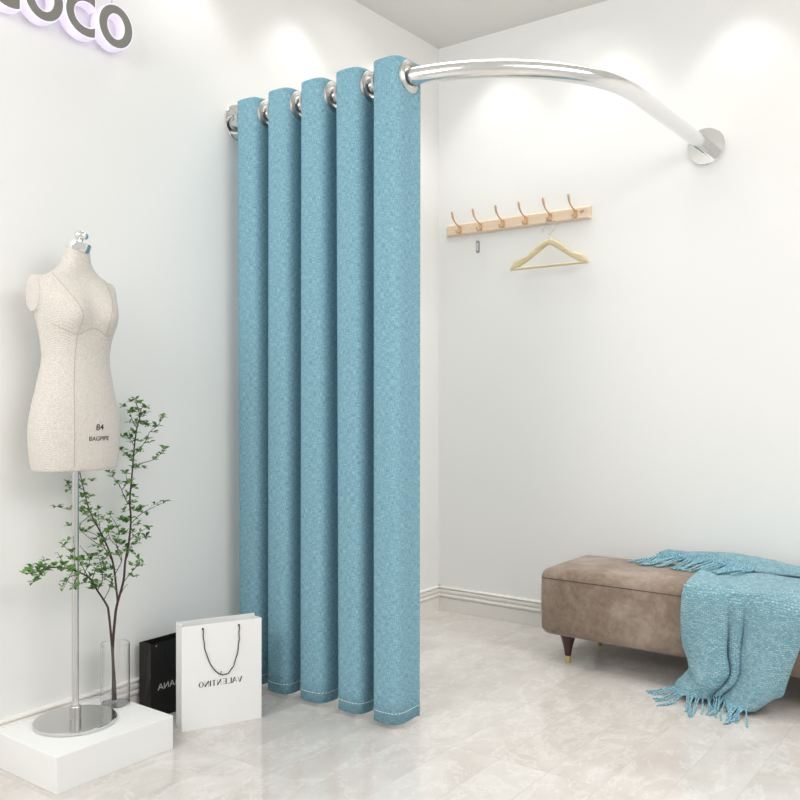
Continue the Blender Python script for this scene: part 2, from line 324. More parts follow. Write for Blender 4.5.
# ------------------------------------------------------------------ lit wall sign
def ell(a, b, n=48, c=(0,0)): return [(c[0]+a*math.cos(2*PI*k/n), c[1]+b*math.sin(2*PI*k/n)) for k in range(n)]
def ring_prism(ms, outer, inner, o, d0, d1, closed):
    """letter outline in the wall plane: u = +y, v = +z, depth = +x"""
    P = lambda p, d: (o[0]+d, o[1]+p[0], o[2]+p[1]); n = len(outer)
    vs = [P(p, d0) for p in outer]+[P(p, d0) for p in inner]+[P(p, d1) for p in outer]+[P(p, d1) for p in inner]; fs = []
    for k in range(n if closed else n-1):
        j = (k+1) % n
        fs += [(k,j,2*n+j,2*n+k), (n+k,3*n+k,3*n+j,n+j), (2*n+k,2*n+j,3*n+j,3*n+k), (k,n+k,n+j,j)]
    if not closed: fs += [(0,2*n,3*n,n), (n-1,2*n-1,4*n-1,3*n-1)]
    return ms.add(vs, fs)
def c_arc(a, b, cut, n=44):
    t0 = math.acos(cut/a); return [(a*math.cos(t0+(2*PI-2*t0)*k/(n-1)), b*math.sin(t0+(2*PI-2*t0)*k/(n-1))) for k in range(n)]
sign = thing('wall_sign', (0,-2.1,2.17), 'grey lit letters with white glowing edges high on the wall', 'sign')
def letter(kind, yc):
    zc = 2.238; g = .0042; L = Mesh(); Fc = Mesh()
    if kind == 'O':
        ring_prism(L, ell(.061+g,.0665+g), ell(.033-g,.041-g), (0,yc,zc), .016, .056, True)
        ring_prism(Fc, ell(.061,.0665), ell(.033,.041), (0,yc,zc), .0560, .0572, True)
    else:
        ring_prism(L, c_arc(.071+g,.0665+g,.028+g), c_arc(.045-g,.041-g,.028+g), (0,yc,zc), .016, .056, False)
        ring_prism(Fc, c_arc(.071,.0665,.028), c_arc(.045,.041,.028), (0,yc,zc), .0560, .0572, False)
    b = L.link('letter', M['sign_glow'], sign)
    Fc.link('letter_face', M['sign_face'], b)['label'] = 'flat grey face'
    for z in (-.055,.055):
        Mesh().tube([(0,yc-.02,zc+z),(.02,yc-.02,zc+z)], .003, 8).link('standoff', M['steel'], b)
    Mesh().tube([(.03,yc+.003,2.306),(.03,yc+.003,2.798)], .0012, 6).link('hanging_wire', M['steel'], b)
letter('O', -1.921); letter('C', -2.026); letter('O', -2.169); letter('C', -2.274)

# ------------------------------------------------------------------ rod
ZR, YR, XR, RAD = 2.083, -1.352, 1.322, .60
rod = thing('curtain_rod', (0,YR,ZR), 'curved chrome curtain rod running from wall to wall around the corner', 'curtain rod')
arc = [(XR-RAD+RAD*math.sin(t), YR+RAD-RAD*math.cos(t), ZR) for t in [PI/2*k/40 for k in range(41)]]
pts = [(.004,YR,ZR)]+[(.004+(arc[0][0]-.004)*k/12, YR, ZR) for k in range(1,12)]+arc+[(XR, YR+RAD+(-.004-YR-RAD)*k/8, ZR) for k in range(1,9)]
Mesh().tube(pts, .0285, 32).link('pole', M['rod_chrome'], rod)
FP = [(.0,.001),(.074,.001),(.0755,.003),(.0755,.010),(.073,.0125),(.0,.0135)]
Mesh().lathe([(r*.9, q) for r, q in FP], (0,YR,ZR), (1,0,0), 64, caps=False).link('wall_flange', M['chrome'], rod, angle=25)
Mesh().lathe(FP, (XR,0,ZR), (0,-1,0), 64, caps=False).link('wall_flange', M['chrome'], rod, angle=25)

# ------------------------------------------------------------------ curtain
CX0, PER, AMP, CB, CC = -.010, .1588, .062, .0135, -.016
ZT, ZB = 2.136, .020
def cpt(th): return (CX0+.04+PER*th/(2*PI)+CB*math.sin(2*th)+CC*math.sin(th), YR+AMP*(1.36*math.cos(th)-.36*math.cos(th)**3)-.003)
TH0, TH1 = .2, 9.80*PI
N = 640; raw = [cpt(TH0+(TH1-TH0)*k/3000) for k in range(3001)]
cum = [0]
for a, b in zip(raw, raw[1:]): cum.append(cum[-1]+math.dist(a, b))
LEN = cum[-1]; path = []; j = 0
for k in range(N+1):
    s = LEN*k/N
    while j < 2999 and cum[j+1] < s: j += 1
    t = (s-cum[j])/max(1e-9, cum[j+1]-cum[j]); path.append((raw[j][0]+(raw[j+1][0]-raw[j][0])*t, raw[j][1]+(raw[j+1][1]-raw[j][1])*t))
cross = [(cpt((q+.5)*PI)[0], YR, q) for q in range(0,10)]
curtain = thing('curtain', (.42,YR,0), 'blue linen eyelet curtain drawn to one side and hanging in deep folds', 'curtain')
def sway(k, z):
    """the hem spreads a little wider than the eyelets"""
    x, y = path[k]; w = (ZT-z)/(ZT-ZB); s = LEN*k/N
    return (x+.006*w*math.sin(s*5.1+1), YR+(y-YR)*(1-.03*w)+.006*w*math.sin(s*7.3), z)
zs = [ZB+(2.01-ZB)*k/26 for k in range(26)]+[2.01+(ZT-2.01)*k/26 for k in range(27)]
cm = Mesh(); uvs = []
for z in zs:
    for k in range(N+1): cm.v.append(sway(k, z)); uvs.append((LEN*k/N, z))
for r in range(len(zs)-1):
    zc = (zs[r]+zs[r+1])/2
    for k in range(N):
        if abs(zc-ZR) < .043 and abs(path[k][1]-YR) < .043 and math.hypot(path[k][1]-YR, zc-ZR) < .0425: continue
        a = r*(N+1)+k; cm.f.append((a, a+1, a+N+2, a+N+1))
cm.link('curtain_panel', M['curtain'], curtain, recalc=False, uvs=uvs, solid=.0035, angle=80)
for cx_, cy_, q in cross:
    a, b = cpt((q+.5)*PI-.02), cpt((q+.5)*PI+.02); d = V((b[0]-a[0], b[1]-a[1], 0)).normalized()
    ax = V((d.y, -d.x, 0)); ax = ax if ax.x > 0 else -ax
    prof = [(.0355,-.004),(.0365,-.0065),(.0385,-.0068),(.0400,-.0055),(.0505,-.0050),(.0525,-.0035),(.0525,.0035),(.0505,.0050),(.0400,.0055),(.0385,.0068),(.0365,.0065),(.0355,.004)]
    Mesh().lathe(prof, (cx_,cy_,ZR), ax, 48, closed=True).link('grommet', M['nickel'], curtain, angle=50)
st_ = Mesh(); s = .004; zst = ZB+.034
def at_len(s):
    k = s/LEN*N; i = min(int(k), N-1); f = k-i; a = V(sway(i, zst)); b = V(sway(i+1, zst)); return a.lerp(b, f), (b-a).normalized()
while s < LEN-.01:
    p, d = at_len(s); p2, _ = at_len(s+.0075); nn = V((d.y,-d.x,0))
    for sgn in (1,-1): st_.tube([p+nn*sgn*.0024, p2+nn*sgn*.0024], .0011, 5)
    s += .0115
st_.link('hem_stitching', M['stitch'], curtain)['label'] = 'dashed white stitching'

# ------------------------------------------------------------------ hook rack
rack = thing('hook_rack', (.4375,0,1.85), 'pale maple wall rack with six champagne hooks', 'coat rack')
bd = Mesh()
o_ = [(.055,0,1.85),(.82,0,1.85),(.82,0,1.908),(.055,0,1.908)]
mid_ = [(.055,-.009,1.85),(.82,-.009,1.85),(.82,-.009,1.908),(.055,-.009,1.908)]
fr_ = [(.064,-.018,1.857),(.809,-.018,1.857),(.809,-.018,1.901),(.064,-.018,1.901)]
bd.add(o_+mid_+fr_, [(3,2,1,0)]+[(i,(i+1)%4,4+(i+1)%4,4+i) for i in range(4)]+[(4+i,4+(i+1)%4,8+(i+1)%4,8+i) for i in range(4)]+[(8,9,10,11)])
bd.link('rack_board', M['maple'], rack, smooth=False)
HX = [.137,.255,.378,.501,.625,.749]
for hx in HX:
    h = Mesh(); pl_ = [(.0105*math.cos(t)*(1-.12*math.cos(4*t)), .0205*math.sin(t)*(1-.10*math.cos(4*t))) for t in [2*PI*k/32 for k in range(32)]]
    h.prism(pl_, (hx,-.018,1.878), (1,0,0), (0,0,1), (0,-1,0), -.001, .003)
    h.prism([(u*.6, w*.6) for u, w in pl_], (hx,-.018,1.878), (1,0,0), (0,0,1), (0,-1,0), .003, .0055)
    P_ = catmull([(hx,-.020,1.889),(hx,-.036,1.896),(hx,-.053,1.902),(hx,-.0665,1.910),(hx,-.080,1.923),(hx,-.086,1.938),(hx,-.091,1.953)], 5)
    h.tube(P_, .004, 10, radii=[.0034+.0022*sstep(.45,.8,k/(len(P_)-1))-.0016*sstep(.9,1,k/(len(P_)-1)) for k in range(len(P_))])
    P_ = catmull([(hx,-.020,1.868),(hx,-.031,1.861),(hx,-.042,1.858),(hx,-.051,1.862),(hx,-.055,1.872)], 5)
    h.tube(P_, .0036, 10, r1=.0044)
    h.link('coat_hook', M['gold'], rack)
mk = Mesh()
for (a, b) in (((.769,1.886),(.790,1.889)), ((.779,1.887),(.779,1.878)), ((.775,1.879),(.784,1.879)), ((.786,1.884),(.793,1.884))):
    mk.tube([(a[0],-.0186,a[1]),(b[0],-.0186,b[1])], .0008, 6)
mk.link('maker_mark', M['ink'], rack)['label'] = 'tiny dark printed mark'

# ------------------------------------------------------------------ hanger
hc = .637; hy = -.052
hang = thing('coat_hanger', (hc,hy,1.79), 'pale wooden coat hanger with trouser bar hanging on the rack', 'hanger')
def shoulder(sg):
    top, bot = [], []
    for k in range(25):
        t = k/24
        zt = interp([(0,1.774),(.08,1.772),(.3,1.748),(.55,1.712),(.72,1.697),(.86,1.688),(.95,1.675),(1,1.655)], t)[0]
        zb = interp([(0,1.747),(.1,1.739),(.3,1.714),(.55,1.682),(.75,1.661),(.9,1.648),(1,1.643)], t)[0]
        top.append((sg*.192*t, zt)); bot.append((sg*.192*t, zb))
    return top, bot
hb = Mesh()
for sg in (1,-1):
    top, bot = shoulder(sg); n = len(top); rings = []
    for (u, zt), (_, zb) in zip(top, bot):
        t = abs(u)/.192; w = .0065+.0015*t; fy = hy-.010*t*t
        cz, hz = (zt+zb)/2, (zt-zb)/2
        rings.append([(hc+u, fy+w*math.copysign(abs(math.sin(q))**.6, math.sin(q)), cz+hz*math.copysign(abs(math.cos(q))**.7, math.cos(q))) for q in [2*PI*i/14 for i in range(14)]])
    vs = [p for r in rings for p in r]
    hb.add(vs, [(i*14+k, i*14+(k+1)%14, (i+1)*14+(k+1)%14, (i+1)*14+k) for i in range(n-1) for k in range(14)]+[tuple(range(14)), tuple((n-1)*14+k for k in range(14))])
hb.link('hanger_body', M['hanger_wood'], hang, angle=60)
Mesh().tube([(hc-.182,hy-.008,1.651),(hc+.182,hy-.008,1.651)], .0065, 12).link('trouser_bar', M['hanger_wood'], hang)
Mesh().lathe([(.0055,0),(.006,.004),(.0045,.014),(.002,.016)], (hc,hy,1.768), n=14).link('collar', M['hanger_wood'], hang)
rr = .0265; hk = [(hc,hy,1.780),(hc+.002,hy,1.792),(hc+.016,hy,1.807),(hc+.0285,hy,1.822)]
cz = 1.834; cxh = hc+.004
hk += [(cxh+rr*math.cos(t)*1.0, hy, cz+rr*math.sin(t)*1.05) for t in [(-5+k*15)*PI/180 for k in range(13)]]+[(cxh-.034,hy,1.815),(cxh-.039,hy,1.806)]
Mesh().tube(catmull(hk, 3), .0017, 8).link('hook_wire', M['steel'], hang)

# ------------------------------------------------------------------ key tag
kt = thing('key_tag', (.2555,-.044,1.749), 'small grey capsule shaped key tag on a thin loop, second hook of the rack', 'key tag')
def capsule(w, h, n=10): return [(w*math.cos(PI*k/n), h-w+w*math.sin(PI*k/n)) for k in range(n+1)]+[(-w*math.cos(PI*k/n), -h+w-w*math.sin(PI*k/n)) for k in range(n+1)]
K = lambda ms, w, h, y0, y1: ms.prism(capsule(w,h), (.2555,0,1.778), (1,0,0), (0,0,1), (0,-1,0), y0, y1)
K(Mesh(), .0085, .0300, .040, .048).link('tag_rim', M['tag_dark'], kt)
K(Mesh(), .0058, .0200, .0395, .0488).link('tag_window', M['tag_grey'], kt)
Mesh().tube(catmull([(.2555,-.044,1.806),(.249,-.044,1.822),(.246,-.044,1.850),(.2505,-.044,1.866),(.256,-.044,1.869),(.2605,-.044,1.866),(.264,-.044,1.848),(.262,-.044,1.822),(.2555,-.044,1.806)], 5), .0008, 6).link('loop_cord', M['tag_white'], kt)

# ------------------------------------------------------------------ podium and vase
pod = Mesh().box((.018,-2.302,0), (.334,-1.918,.1)).link('display_podium', M['white_lacquer'], smooth=False, bevel=.0015)
tag(pod, 'low white rectangular display podium on the floor against the wall', 'podium')
VX, VY = .111, -1.963
vs_ = Mesh().lathe([(0,.1005),(.042,.1005),(.0435,.102),(.0435,.289),(.0430,.2896),(.0419,.289),(.0419,.106),(.0405,.1045),(0,.1045)], (VX,VY,0), n=64, caps=False)
vase = vs_.link('glass_vase', M['glass'], angle=35); tag(vase, 'clear straight glass vase on the corner of the white podium', 'vase')

# ------------------------------------------------------------------ branches
plant = thing('leafy_branches', (VX,VY,.11), 'thin dark branches with small green leaves standing in the glass vase', 'branches')
for L, r0, r1 in STEMS:
    Mesh().tube(catmull([(x+.0, y, max(z, .1105)) for x, y, z in L], 5), r0, 8, r1=r1).link('branch', M['bark'], plant)
for L, r0, r1 in TWIGS: Mesh().tube(catmull(L, 4), r0, 6, r1=r1).link('twig', M['bark'], plant)
lf = Mesh(); rng = random.Random(5)
def leaf(p, d, L, w):
    d = d.normalized(); up = V((rng.uniform(-.5,.5), rng.uniform(-.5,.5), 1)); sd = d.cross(up)
    sd = sd.normalized() if sd.length > 1e-3 else V((1,0,0)); nn = sd.cross(d)
    prof = [(0,0.08),(.2,.55),(.45,1),(.7,.8),(.9,.3),(1,0.02)]; vs = []
    for t, k in prof:
        c = p+d*(L*t)+nn*(L*.16*math.sin(t*PI*.9))
        vs += [c-sd*w*k+nn*w*k*.35, c, c+sd*w*k+nn*w*k*.35]
    lf.add(vs, [(3*i+a, 3*i+a+1, 3*i+a+4, 3*i+a+3) for i in range(len(prof)-1) for a in (0,1)])
extra = []
for L, _, _ in STEMS:
    P_ = catmull(L, 5); k0 = int(len(P_)*.42)
    for q in P_[k0::2]: extra.append(tuple(q+V((rng.uniform(-.03,.03), rng.uniform(-.03,.03), rng.uniform(-.025,.025)))))
for c in CLUSTERS+extra:
    c = V(c); c.x = max(c.x, .034); n = rng.choice((4,5,5,6,6,7)); big = rng.uniform(.8,1.15); ph = rng.uniform(0, 6.28)
    for k in range(n):
        a = ph+k*2.4; e = rng.uniform(-.45,.9)
        d = V((math.cos(a)*math.cos(e), math.sin(a)*math.cos(e), math.sin(e)+.1))
        if c.x < .045: d.x = abs(d.x)*.5
        leaf(c+d*.0015, d, rng.uniform(.014,.023)*big, rng.uniform(.0042,.0062)*big)
for L, r0, r1 in TWIGS:
    P_ = catmull(L, 4)
    for q in P_[2::3]:
        if rng.random() < .6:
            for _ in range(rng.choice((1,2,3))):
                d = V((rng.uniform(-1,1), rng.uniform(-1,1), rng.uniform(-.3,1))); q = V((max(q.x,.03),q.y,q.z)); d.x = abs(d.x) if q.x < .045 else d.x; leaf(q, d, rng.uniform(.009,.015), rng.uniform(.0025,.0038))
lf.link('foliage', M['leaf'], plant, recalc=False)

# ------------------------------------------------------------------ dress form
FX, FY = .147, -2.125
form = thing('dress_form', (FX,FY,.1), 'cream linen dress form with chrome neck knob on a chrome pole stand', 'dress form')
SEC = [(.843,.143,.094,.098,0),(.865,.148,.098,.104,0),(.90,.152,.100,.108,0),(.96,.155,.102,.112,0),(1.02,.146,.098,.104,0),(1.09,.128,.091,.090,0),
       (1.165,.113,.084,.078,.002),(1.21,.117,.088,.080,.003),(1.25,.125,.092,.086,.003),(1.30,.136,.094,.092,.002),(1.34,.142,.088,.092,0),(1.375,.142,.070,.084,-.004),
       (1.398,.122,.052,.066,-.004),(1.418,.082,.044,.052,.0),(1.440,.055,.040,.046,.004),(1.465,.0435,.037,.040,.008),(1.497,.0385,.035,.036,.014)]
SEC = [(z, a*.875, f*.90, q*.90, c) for z, a, f, q, c in SEC]
tm = Mesh(); nz, na = 90, 72
for j in range(nz+1):
    z = SEC[0][0]+(SEC[-1][0]-SEC[0][0])*j/nz; a, bf, bb, xc = interp(SEC, z); e = 2/2.25
    for k in range(na):
        q = 2*PI*k/na; cs, sn = math.cos(q), math.sin(q); b = bf if cs > 0 else bb
        x = b*math.copysign(abs(cs)**e, cs); y = a*math.copysign(abs(sn)**e, sn)
        if cs > 0:
            for s in (-1,1):
                dz = (z-1.287)/(.036 if z < 1.287 else .062); dy = (y-s*.060)/.042
                x += .030*math.exp(-(dz*dz+dy*dy)*.75)
        tm.v.append((FX+xc+x, FY+y, z))
tm.f += [(j*na+k, j*na+(k+1)%na, (j+1)*na+(k+1)%na, (j+1)*na+k) for j in range(nz) for k in range(na)]
tm.f += [tuple(reversed(range(na))), tuple(nz*na+k for k in range(na))]
AY, AZ, AXo = .1265, 1.351, -.014
for s in (1,-1):
    rings = []; prof = [(.05,.050,.038),(.085,.055,.040),(.108,.055,.039),(AY,.0525,.0365)]
    for yy, rz, rx_ in prof:
        rings += [(FX+AXo+rx_*math.cos(2*PI*k/40), FY+s*yy, AZ+rz*math.sin(2*PI*k/40)-(.01 if yy < .08 else 0)) for k in range(40)]
    tm.add(rings, [(i*40+k, i*40+(k+1)%40, (i+1)*40+(k+1)%40, (i+1)*40+k) for i in range(3) for k in range(40)]+[tuple(range(40)), tuple(120+k for k in range(40))])
tmp = tm.link('tmp', None)
r_ = tmp.modifiers.new('r', 'REMESH'); r_.mode = 'VOXEL'; r_.voxel_size = .0042; r_.use_smooth_shade = True
s_ = tmp.modifiers.new('s', 'SMOOTH'); s_.factor = .5; s_.iterations = 7
dg_ = bpy.context.evaluated_depsgraph_get(); me = bpy.data.meshes.new_from_object(tmp.evaluated_get(dg_)); me.name = 'torso'
bpy.data.objects.remove(tmp)
tree = BVHTree.FromPolygons([v.co.copy() for v in me.vertices], [tuple(p.vertices) for p in me.polygons])
me.transform(Matrix.Translation((-FX,-FY,-.1))); me.materials.clear(); me.materials.append(M['linen'])
for p in me.polygons: p.use_smooth = True
torso = bpy.data.objects.new('torso', me); COL.objects.link(torso); torso.parent = form
def front(y, z):
    h = tree.ray_cast(V((FX+1,FY+y,z)), V((-1,0,0))); return h[0], h[1]
def seam(pl):
    out = []
    for p in catmull([(0,a,b) for a, b in pl], 10):
        h, n_ = front(p.y, p.z)
        if h is not None: out.append(h+n_*.0002)
    if len(out) > 3: Mesh().tube(out, .0008, 6).link('seam', M['seam'], torso)
for s in (-1,1):
    seam([(s*.084,1.408),(s*.080,1.39),(s*.068,1.35),(s*.054,1.315),(s*.046,1.29),(s*.045,1.262),(s*.047,1.234)])
seam([(-.047,1.234),(-.047,1.17),(-.053,1.08),(-.057,.98),(-.057,.855)])
seam([(-.105,1.262),(-.076,1.243),(-.047,1.234),(-.024,1.246),(0,1.254),(.024,1.246),(.047,1.234),(.076,1.240)])
for s in (1,-1):
    c = Mesh(); rings = []
    for f, d in ((1.0,-.003),(1.0,.0002),(.98,.0006)):
        rings += [(FX+AXo+.0360*f*math.cos(2*PI*k/40), FY+s*(AY+d), AZ+.0518*f*math.sin(2*PI*k/40)) for k in range(40)]
    c.add(rings, [(i*40+k, i*40+(k+1)%40, (i+1)*40+(k+1)%40, (i+1)*40+k) for i in range(2) for k in range(40)]+[tuple(80+k for k in range(40))])
    c.link('arm_cap', M['linen'], form)
nk = V((FX+.013,FY,1.490)); tilt = V((.24,.18,1)).normalized()
Mesh().lathe([(.0,-.006),(.0350,-.006),(.0358,-.003),(.0358,.018),(.0345,.020),(0,.020)], nk, tilt, 48, caps=False).link('neck_cap', M['chrome'], form, angle=30)
kd = V((.20,.15,1)).normalized()
Mesh().lathe([(.012,.016),(.0125,.019),(.0085,.021),(.0078,.025),(.0105,.028),(.0190,.032),(.0215,.038),(.0205,.046),(.013,.053),(0,.055)], nk, kd, 32, caps=False).link('neck_knob', M['chrome'], form)
Mesh().tube([(FX,FY,.112),(FX,FY,.85)], .0098, 24).link('pole', M['stand_steel'], form)
Mesh().lathe([(.0165,.112),(.0165,.147),(.0155,.149),(.0095,.149)], (FX,FY,0), n=28).link('collar', M['nickel'], form, angle=25)
Mesh().lathe([(0,.1005),(.115,.1005),(.117,.102),(.117,.1095),(.115,.1115),(0,.112)], (FX,FY,0), n=96, caps=False).link('base_disc', M['stand_steel'], form, angle=20)
def text_mesh(txt, size):
    cu = bpy.data.curves.new('t', 'FONT'); cu.body = txt; cu.size = size; cu.align_x = 'CENTER'; cu.extrude = 0; cu.offset = TXT_OFF*size
    o = bpy.data.objects.new('t', cu); COL.objects.link(o)
    m_ = bpy.data.meshes.new_from_object(o.evaluated_get(bpy.context.evaluated_depsgraph_get()))
    r = [tuple(v.co) for v in m_.vertices], [tuple(p.vertices) for p in m_.polygons]
    bpy.data.objects.remove(o); return r
TXT_OFF = .012
pr = Mesh()
for txt, size, y0, z0, sx_ in (('84', .0245, .020, .960, 1.12), ('BAGPIPE', .0172, .018, .930, 1.08)):
    vs, fs = text_mesh(txt, size); out = []
    for x, y, _ in vs:
        h, n_ = front(y0+(x+y*.08)*sx_, z0+y); out.append(h+n_*.0007)
    pr.add(out, fs)
pr.link('print', M['ink'], torso, smooth=False)['label'] = 'dark printed size and name'

# ------------------------------------------------------------------ shopping bags
def bag(name, A, B, H, D, mat_, label, taper=0):
    A, B = V((*A,0)), V((*B,0)); e = (B-A).normalized(); W = (B-A).length; n = V((e.y,-e.x,0))
    root = thing(name, tuple((A+B)/2-n*D/2), label, 'shopping bag')
    P = lambda u, d, z: A+e*u-n*d+V((0,0,z))
    q = Mesh(); fold = .012
    rings = []
    for z, g in ((0,0),(.06,0),(.14,fold*.5),(H,fold)):
        rings += [P(0,0,z), P(W,0,z), P(W-g,D/2,z), P(W,D,z), P(0,D,z), P(g,D/2,z)]
    q.add(rings, [(i*6+k, i*6+(k+1)%6, i*6+6+(k+1)%6, i*6+6+k) for i in range(3) for k in range(6)]+[(5,4,3,2,1,0)])
    b = q.link('bag_body', mat_, root, smooth=False, solid=.0016)
    return root, P, e, n, W
def strokes(ms, P, glyphs, x, z, h, w, gap, tk=.2, tn=.06, lift=.0012):
    """thick / thin roman capitals laid on the bag front, mirrored as printed in the photograph"""
    thick, thin = h*tk, h*tn
    def st(x0, z0, x1, z1, t):
        d = V((x1-x0, z1-z0, 0)).normalized(); s_ = V((-d.y, d.x, 0))*t/2
        pts = [(x0+s_.x, z0+s_.y), (x0-s_.x, z0-s_.y), (x1-s_.x, z1-s_.y), (x1+s_.x, z1+s_.y)]
        ms.add([P(a, -lift, b) for a, b in pts], [(0,1,2,3)])
    for g in glyphs:
        if g == 'I':
            st(x+thick/2, z, x+thick/2, z+h, thick); x += thick+gap; continue
        W_ = w*(1.15 if g == 'O' else 1)
        L = lambda a, b, c, d, t: st(x+W_*(1-a), z+h*b, x+W_*(1-c), z+h*d, t)      # mirrored left-right
        if g == 'V': L(0,1,.5,0,thick); L(.5,0,1,1,thin)
        elif g == 'A': L(0,0,.5,1,thin); L(.5,1,1,0,thick); L(.2,.35,.8,.35,thin)
        elif g == 'L': L(.1,0,.1,1,thick); L(.05,.03,.95,.03,thin)
        elif g == 'E': L(.1,0,.1,1,thick); L(.05,.03,.9,.03,thin); L(.05,.97,.9,.97,thin); L(.1,.52,.75,.52,thin)
        elif g == 'N': L(.08,0,.08,1,thin); L(.08,1,.92,0,thick); L(.92,0,.92,1,thin)
        elif g == 'T': L(.5,0,.5,1,thick); L(0,.97,1,.97,thin)
        elif g == 'B': L(.1,0,.1,1,thick); L(.1,.97,.7,.97,thin); L(.1,.5,.75,.5,thin); L(.1,.03,.75,.03,thin); L(.7,.97,.85,.75,thick); L(.85,.75,.7,.5,thick); L(.7,.5,.92,.27,thick); L(.92,.27,.7,.03,thick)
        elif g == 'G': L(.8,.85,.4,.97,thin); L(.4,.97,.1,.7,thick); L(.1,.7,.1,.3,thick); L(.1,.3,.4,.03,thick); L(.4,.03,.85,.12,thin); L(.85,.1,.85,.45,thick)
        elif g == 'O':
            n = 28; vs = []
            for k in range(n):
                t = 2*PI*k/n; th = thin+(thick-thin)*abs(math.cos(t)); a, b = W_/2, h/2
                vs += [P(x+a+a*math.cos(t), -lift, z+b+b*math.sin(t)), P(x+a+(a-th)*math.cos(t), -lift, z+b+(b-thin)*math.sin(t))]
            ms.add(vs, [(2*k, 2*((k+1)%n), 2*((k+1)%n)+1, 2*k+1) for k in range(n)])
        x += W_+gap
    return x
root, P, e, n, W = bag('shopping_bag', (.249,-1.816), (.362,-1.58), .330, .072, M['paper'], 'white paper shopping bag with black cord handle standing on the floor')
sm = Mesh(); strokes(sm, P, 'ONITNELAV', .0535, .1300, .0180, .0142, .0028)
sm.link('print', M['ink'], root, smooth=False)['label'] = 'mirrored black lettering'
Mesh().tube([P(u, -.004-.003*math.sin(k), z) for k, (u, z) in enumerate([tuple(p)[:2] for p in catmull([(.067,.316,0),(.0685,.285,0),(.0745,.246,0),(.092,.200,0),(.115,.170,0),(.1387,.1615,0),(.157,.172,0),(.173,.202,0),(.183,.246,0),(.1855,.285,0),(.1853,.3145,0)], 6)])], .0016, 8).link('handle', M['cord'], root)
Mesh().tube([P(.123,-.004,.163), P(.127,-.004,.174)], .0010, 6).link('handle_end', M['cord'], root)
for u, z in ((.067,.316),(.1853,.3145)): Mesh().lathe([(.0,.0),(.0035,.0),(.0035,.0015),(0,.002)], P(u,0,z), n, 14, caps=False).link('eyelet', M['cord'], root)
root, P, e, n, W = bag('shopping_bag', (.090,-1.813), (.090,-1.606), .246, .058, M['black_paper'], 'small black shopping bag behind the white one, against the wall')
sm = Mesh(); strokes(sm, P, 'ANABBAG', .0290, .0905, .0195, .0200, .0034, .22, .17)
sm.link('print', M['silver_ink'], root, smooth=False)['label'] = 'mirrored silver lettering'
Mesh().tube([P(u, -.003, z) for u, z in [tuple(p)[:2] for p in catmull([(.060,.222,0),(.063,.195,0),(.075,.168,0),(.1035,.156,0),(.132,.168,0),(.144,.195,0),(.147,.222,0)], 6)]], .0012, 8).link('handle', M['cord'], root)
Mesh().lathe([(.0,.0),(.0022,.0),(.0022,.0012),(0,.0016)], P(.022,0,.238), n, 12, caps=False).link('eyelet', M['silver_ink'], root)

# ------------------------------------------------------------------ ottoman bench
OX0, OX1, OY0, OY1, OZ0, OZ1 = .810, 2.06, -.485, -.062, .111, .374
bench = thing('ottoman_bench', ((OX0+OX1)/2,(OY0+OY1)/2,0), 'long brown suede ottoman bench on short walnut legs against the wall', 'ottoman')
def rbox(lo, hi, r, n, crown=0):
    b = Mesh(); lo, hi = V(lo), V(hi); c = (lo+hi)/2; h = (hi-lo)/2
    def mp(p):
        q = V([c[i]+p[i]*h[i] for i in range(3)]); inner = V([min(max(q[i], lo[i]+r), hi[i]-r) for i in range(3)]); d = q-inner
        if d.length > 1e-9: q = inner+d.normalized()*r
        if crown and q.z > c.z: q.z += crown*(1-(2*(q.x-c.x)/(hi.x-lo.x))**4)*(1-(2*(q.y-c.y)/(hi.y-lo.y))**2)*((q.z-c.z)/h.z)
        if crown: q.y -= .006*(1-abs((q.z-c.z)/h.z)**2)*(1 if q.y < c.y else 0)
        return q
    def ticks(L):
        k = [ -1+2*r/L*.5*(1-math.cos(PI/2*i/6))*2/1 for i in range(7)]; a, bb = k[-1], -k[-1]
        return k+[a+(bb-a)*i/n for i in range(1, n)]+[-t for t in reversed(k)]
    T = [ticks(2*h[i]) for i in range(3)]
    for ax in range(3):
        u, w = [(1,2),(2,0),(0,1)][ax]
        for sg in (-1,1):
            vs = []
            for a in T[u]:
                for d in T[w]:
                    p = [0,0,0]; p[ax] = sg; p[u] = a; p[w] = d; vs.append(mp(p))
            nu, nw = len(T[u]), len(T[w])
            b.add(vs, [(i*nw+j, i*nw+j+1, (i+1)*nw+j+1, (i+1)*nw+j) for i in range(nu-1) for j in range(nw-1)])
    return b
def weld(o, d=.0004):
    b = bmesh.new(); b.from_mesh(o.data); bmesh.ops.remove_doubles(b, verts=b.verts, dist=d); bmesh.ops.recalc_face_normals(b, faces=b.faces); b.to_mesh(b_ := o.data); b.free()
    for p in b_.polygons: p.use_smooth = True
    return o
weld(rbox((OX0,OY0,OZ0), (OX1,OY1,OZ1), .036, 14, .010).link('seat', M['suede'], bench, angle=180))
def loop_path(z, off, r=.036):
    out = []
    for cx_, cy_, a0 in ((OX1-r,OY1-r,0),(OX0+r,OY1-r,PI/2),(OX0+r,OY0+r,PI),(OX1-r,OY0+r,3*PI/2)):
        for k in range(9):
            t = a0+PI/2*k/8; out.append((cx_+(r+off)*math.cos(t), cy_+(r+off)*math.sin(t)-(.0045 if (math.sin(t) < 0) and 0 else 0), z))
    return out+[out[0]]
def surf(z): d = max(0, z-(OZ1-.036)); return math.sqrt(max(0,.036**2-d*d))-.036
fy_ = -.006*(1-((.339-(OZ0+OZ1)/2)/((OZ1-OZ0)/2))**2)
Mesh().tube([(x, y+(fy_ if y < OY0+.01 else 0), z) for x, y, z in loop_path(.339, surf(.339)+.0003)], .0016, 8, caps=False).link('piping', M['piping'], bench)
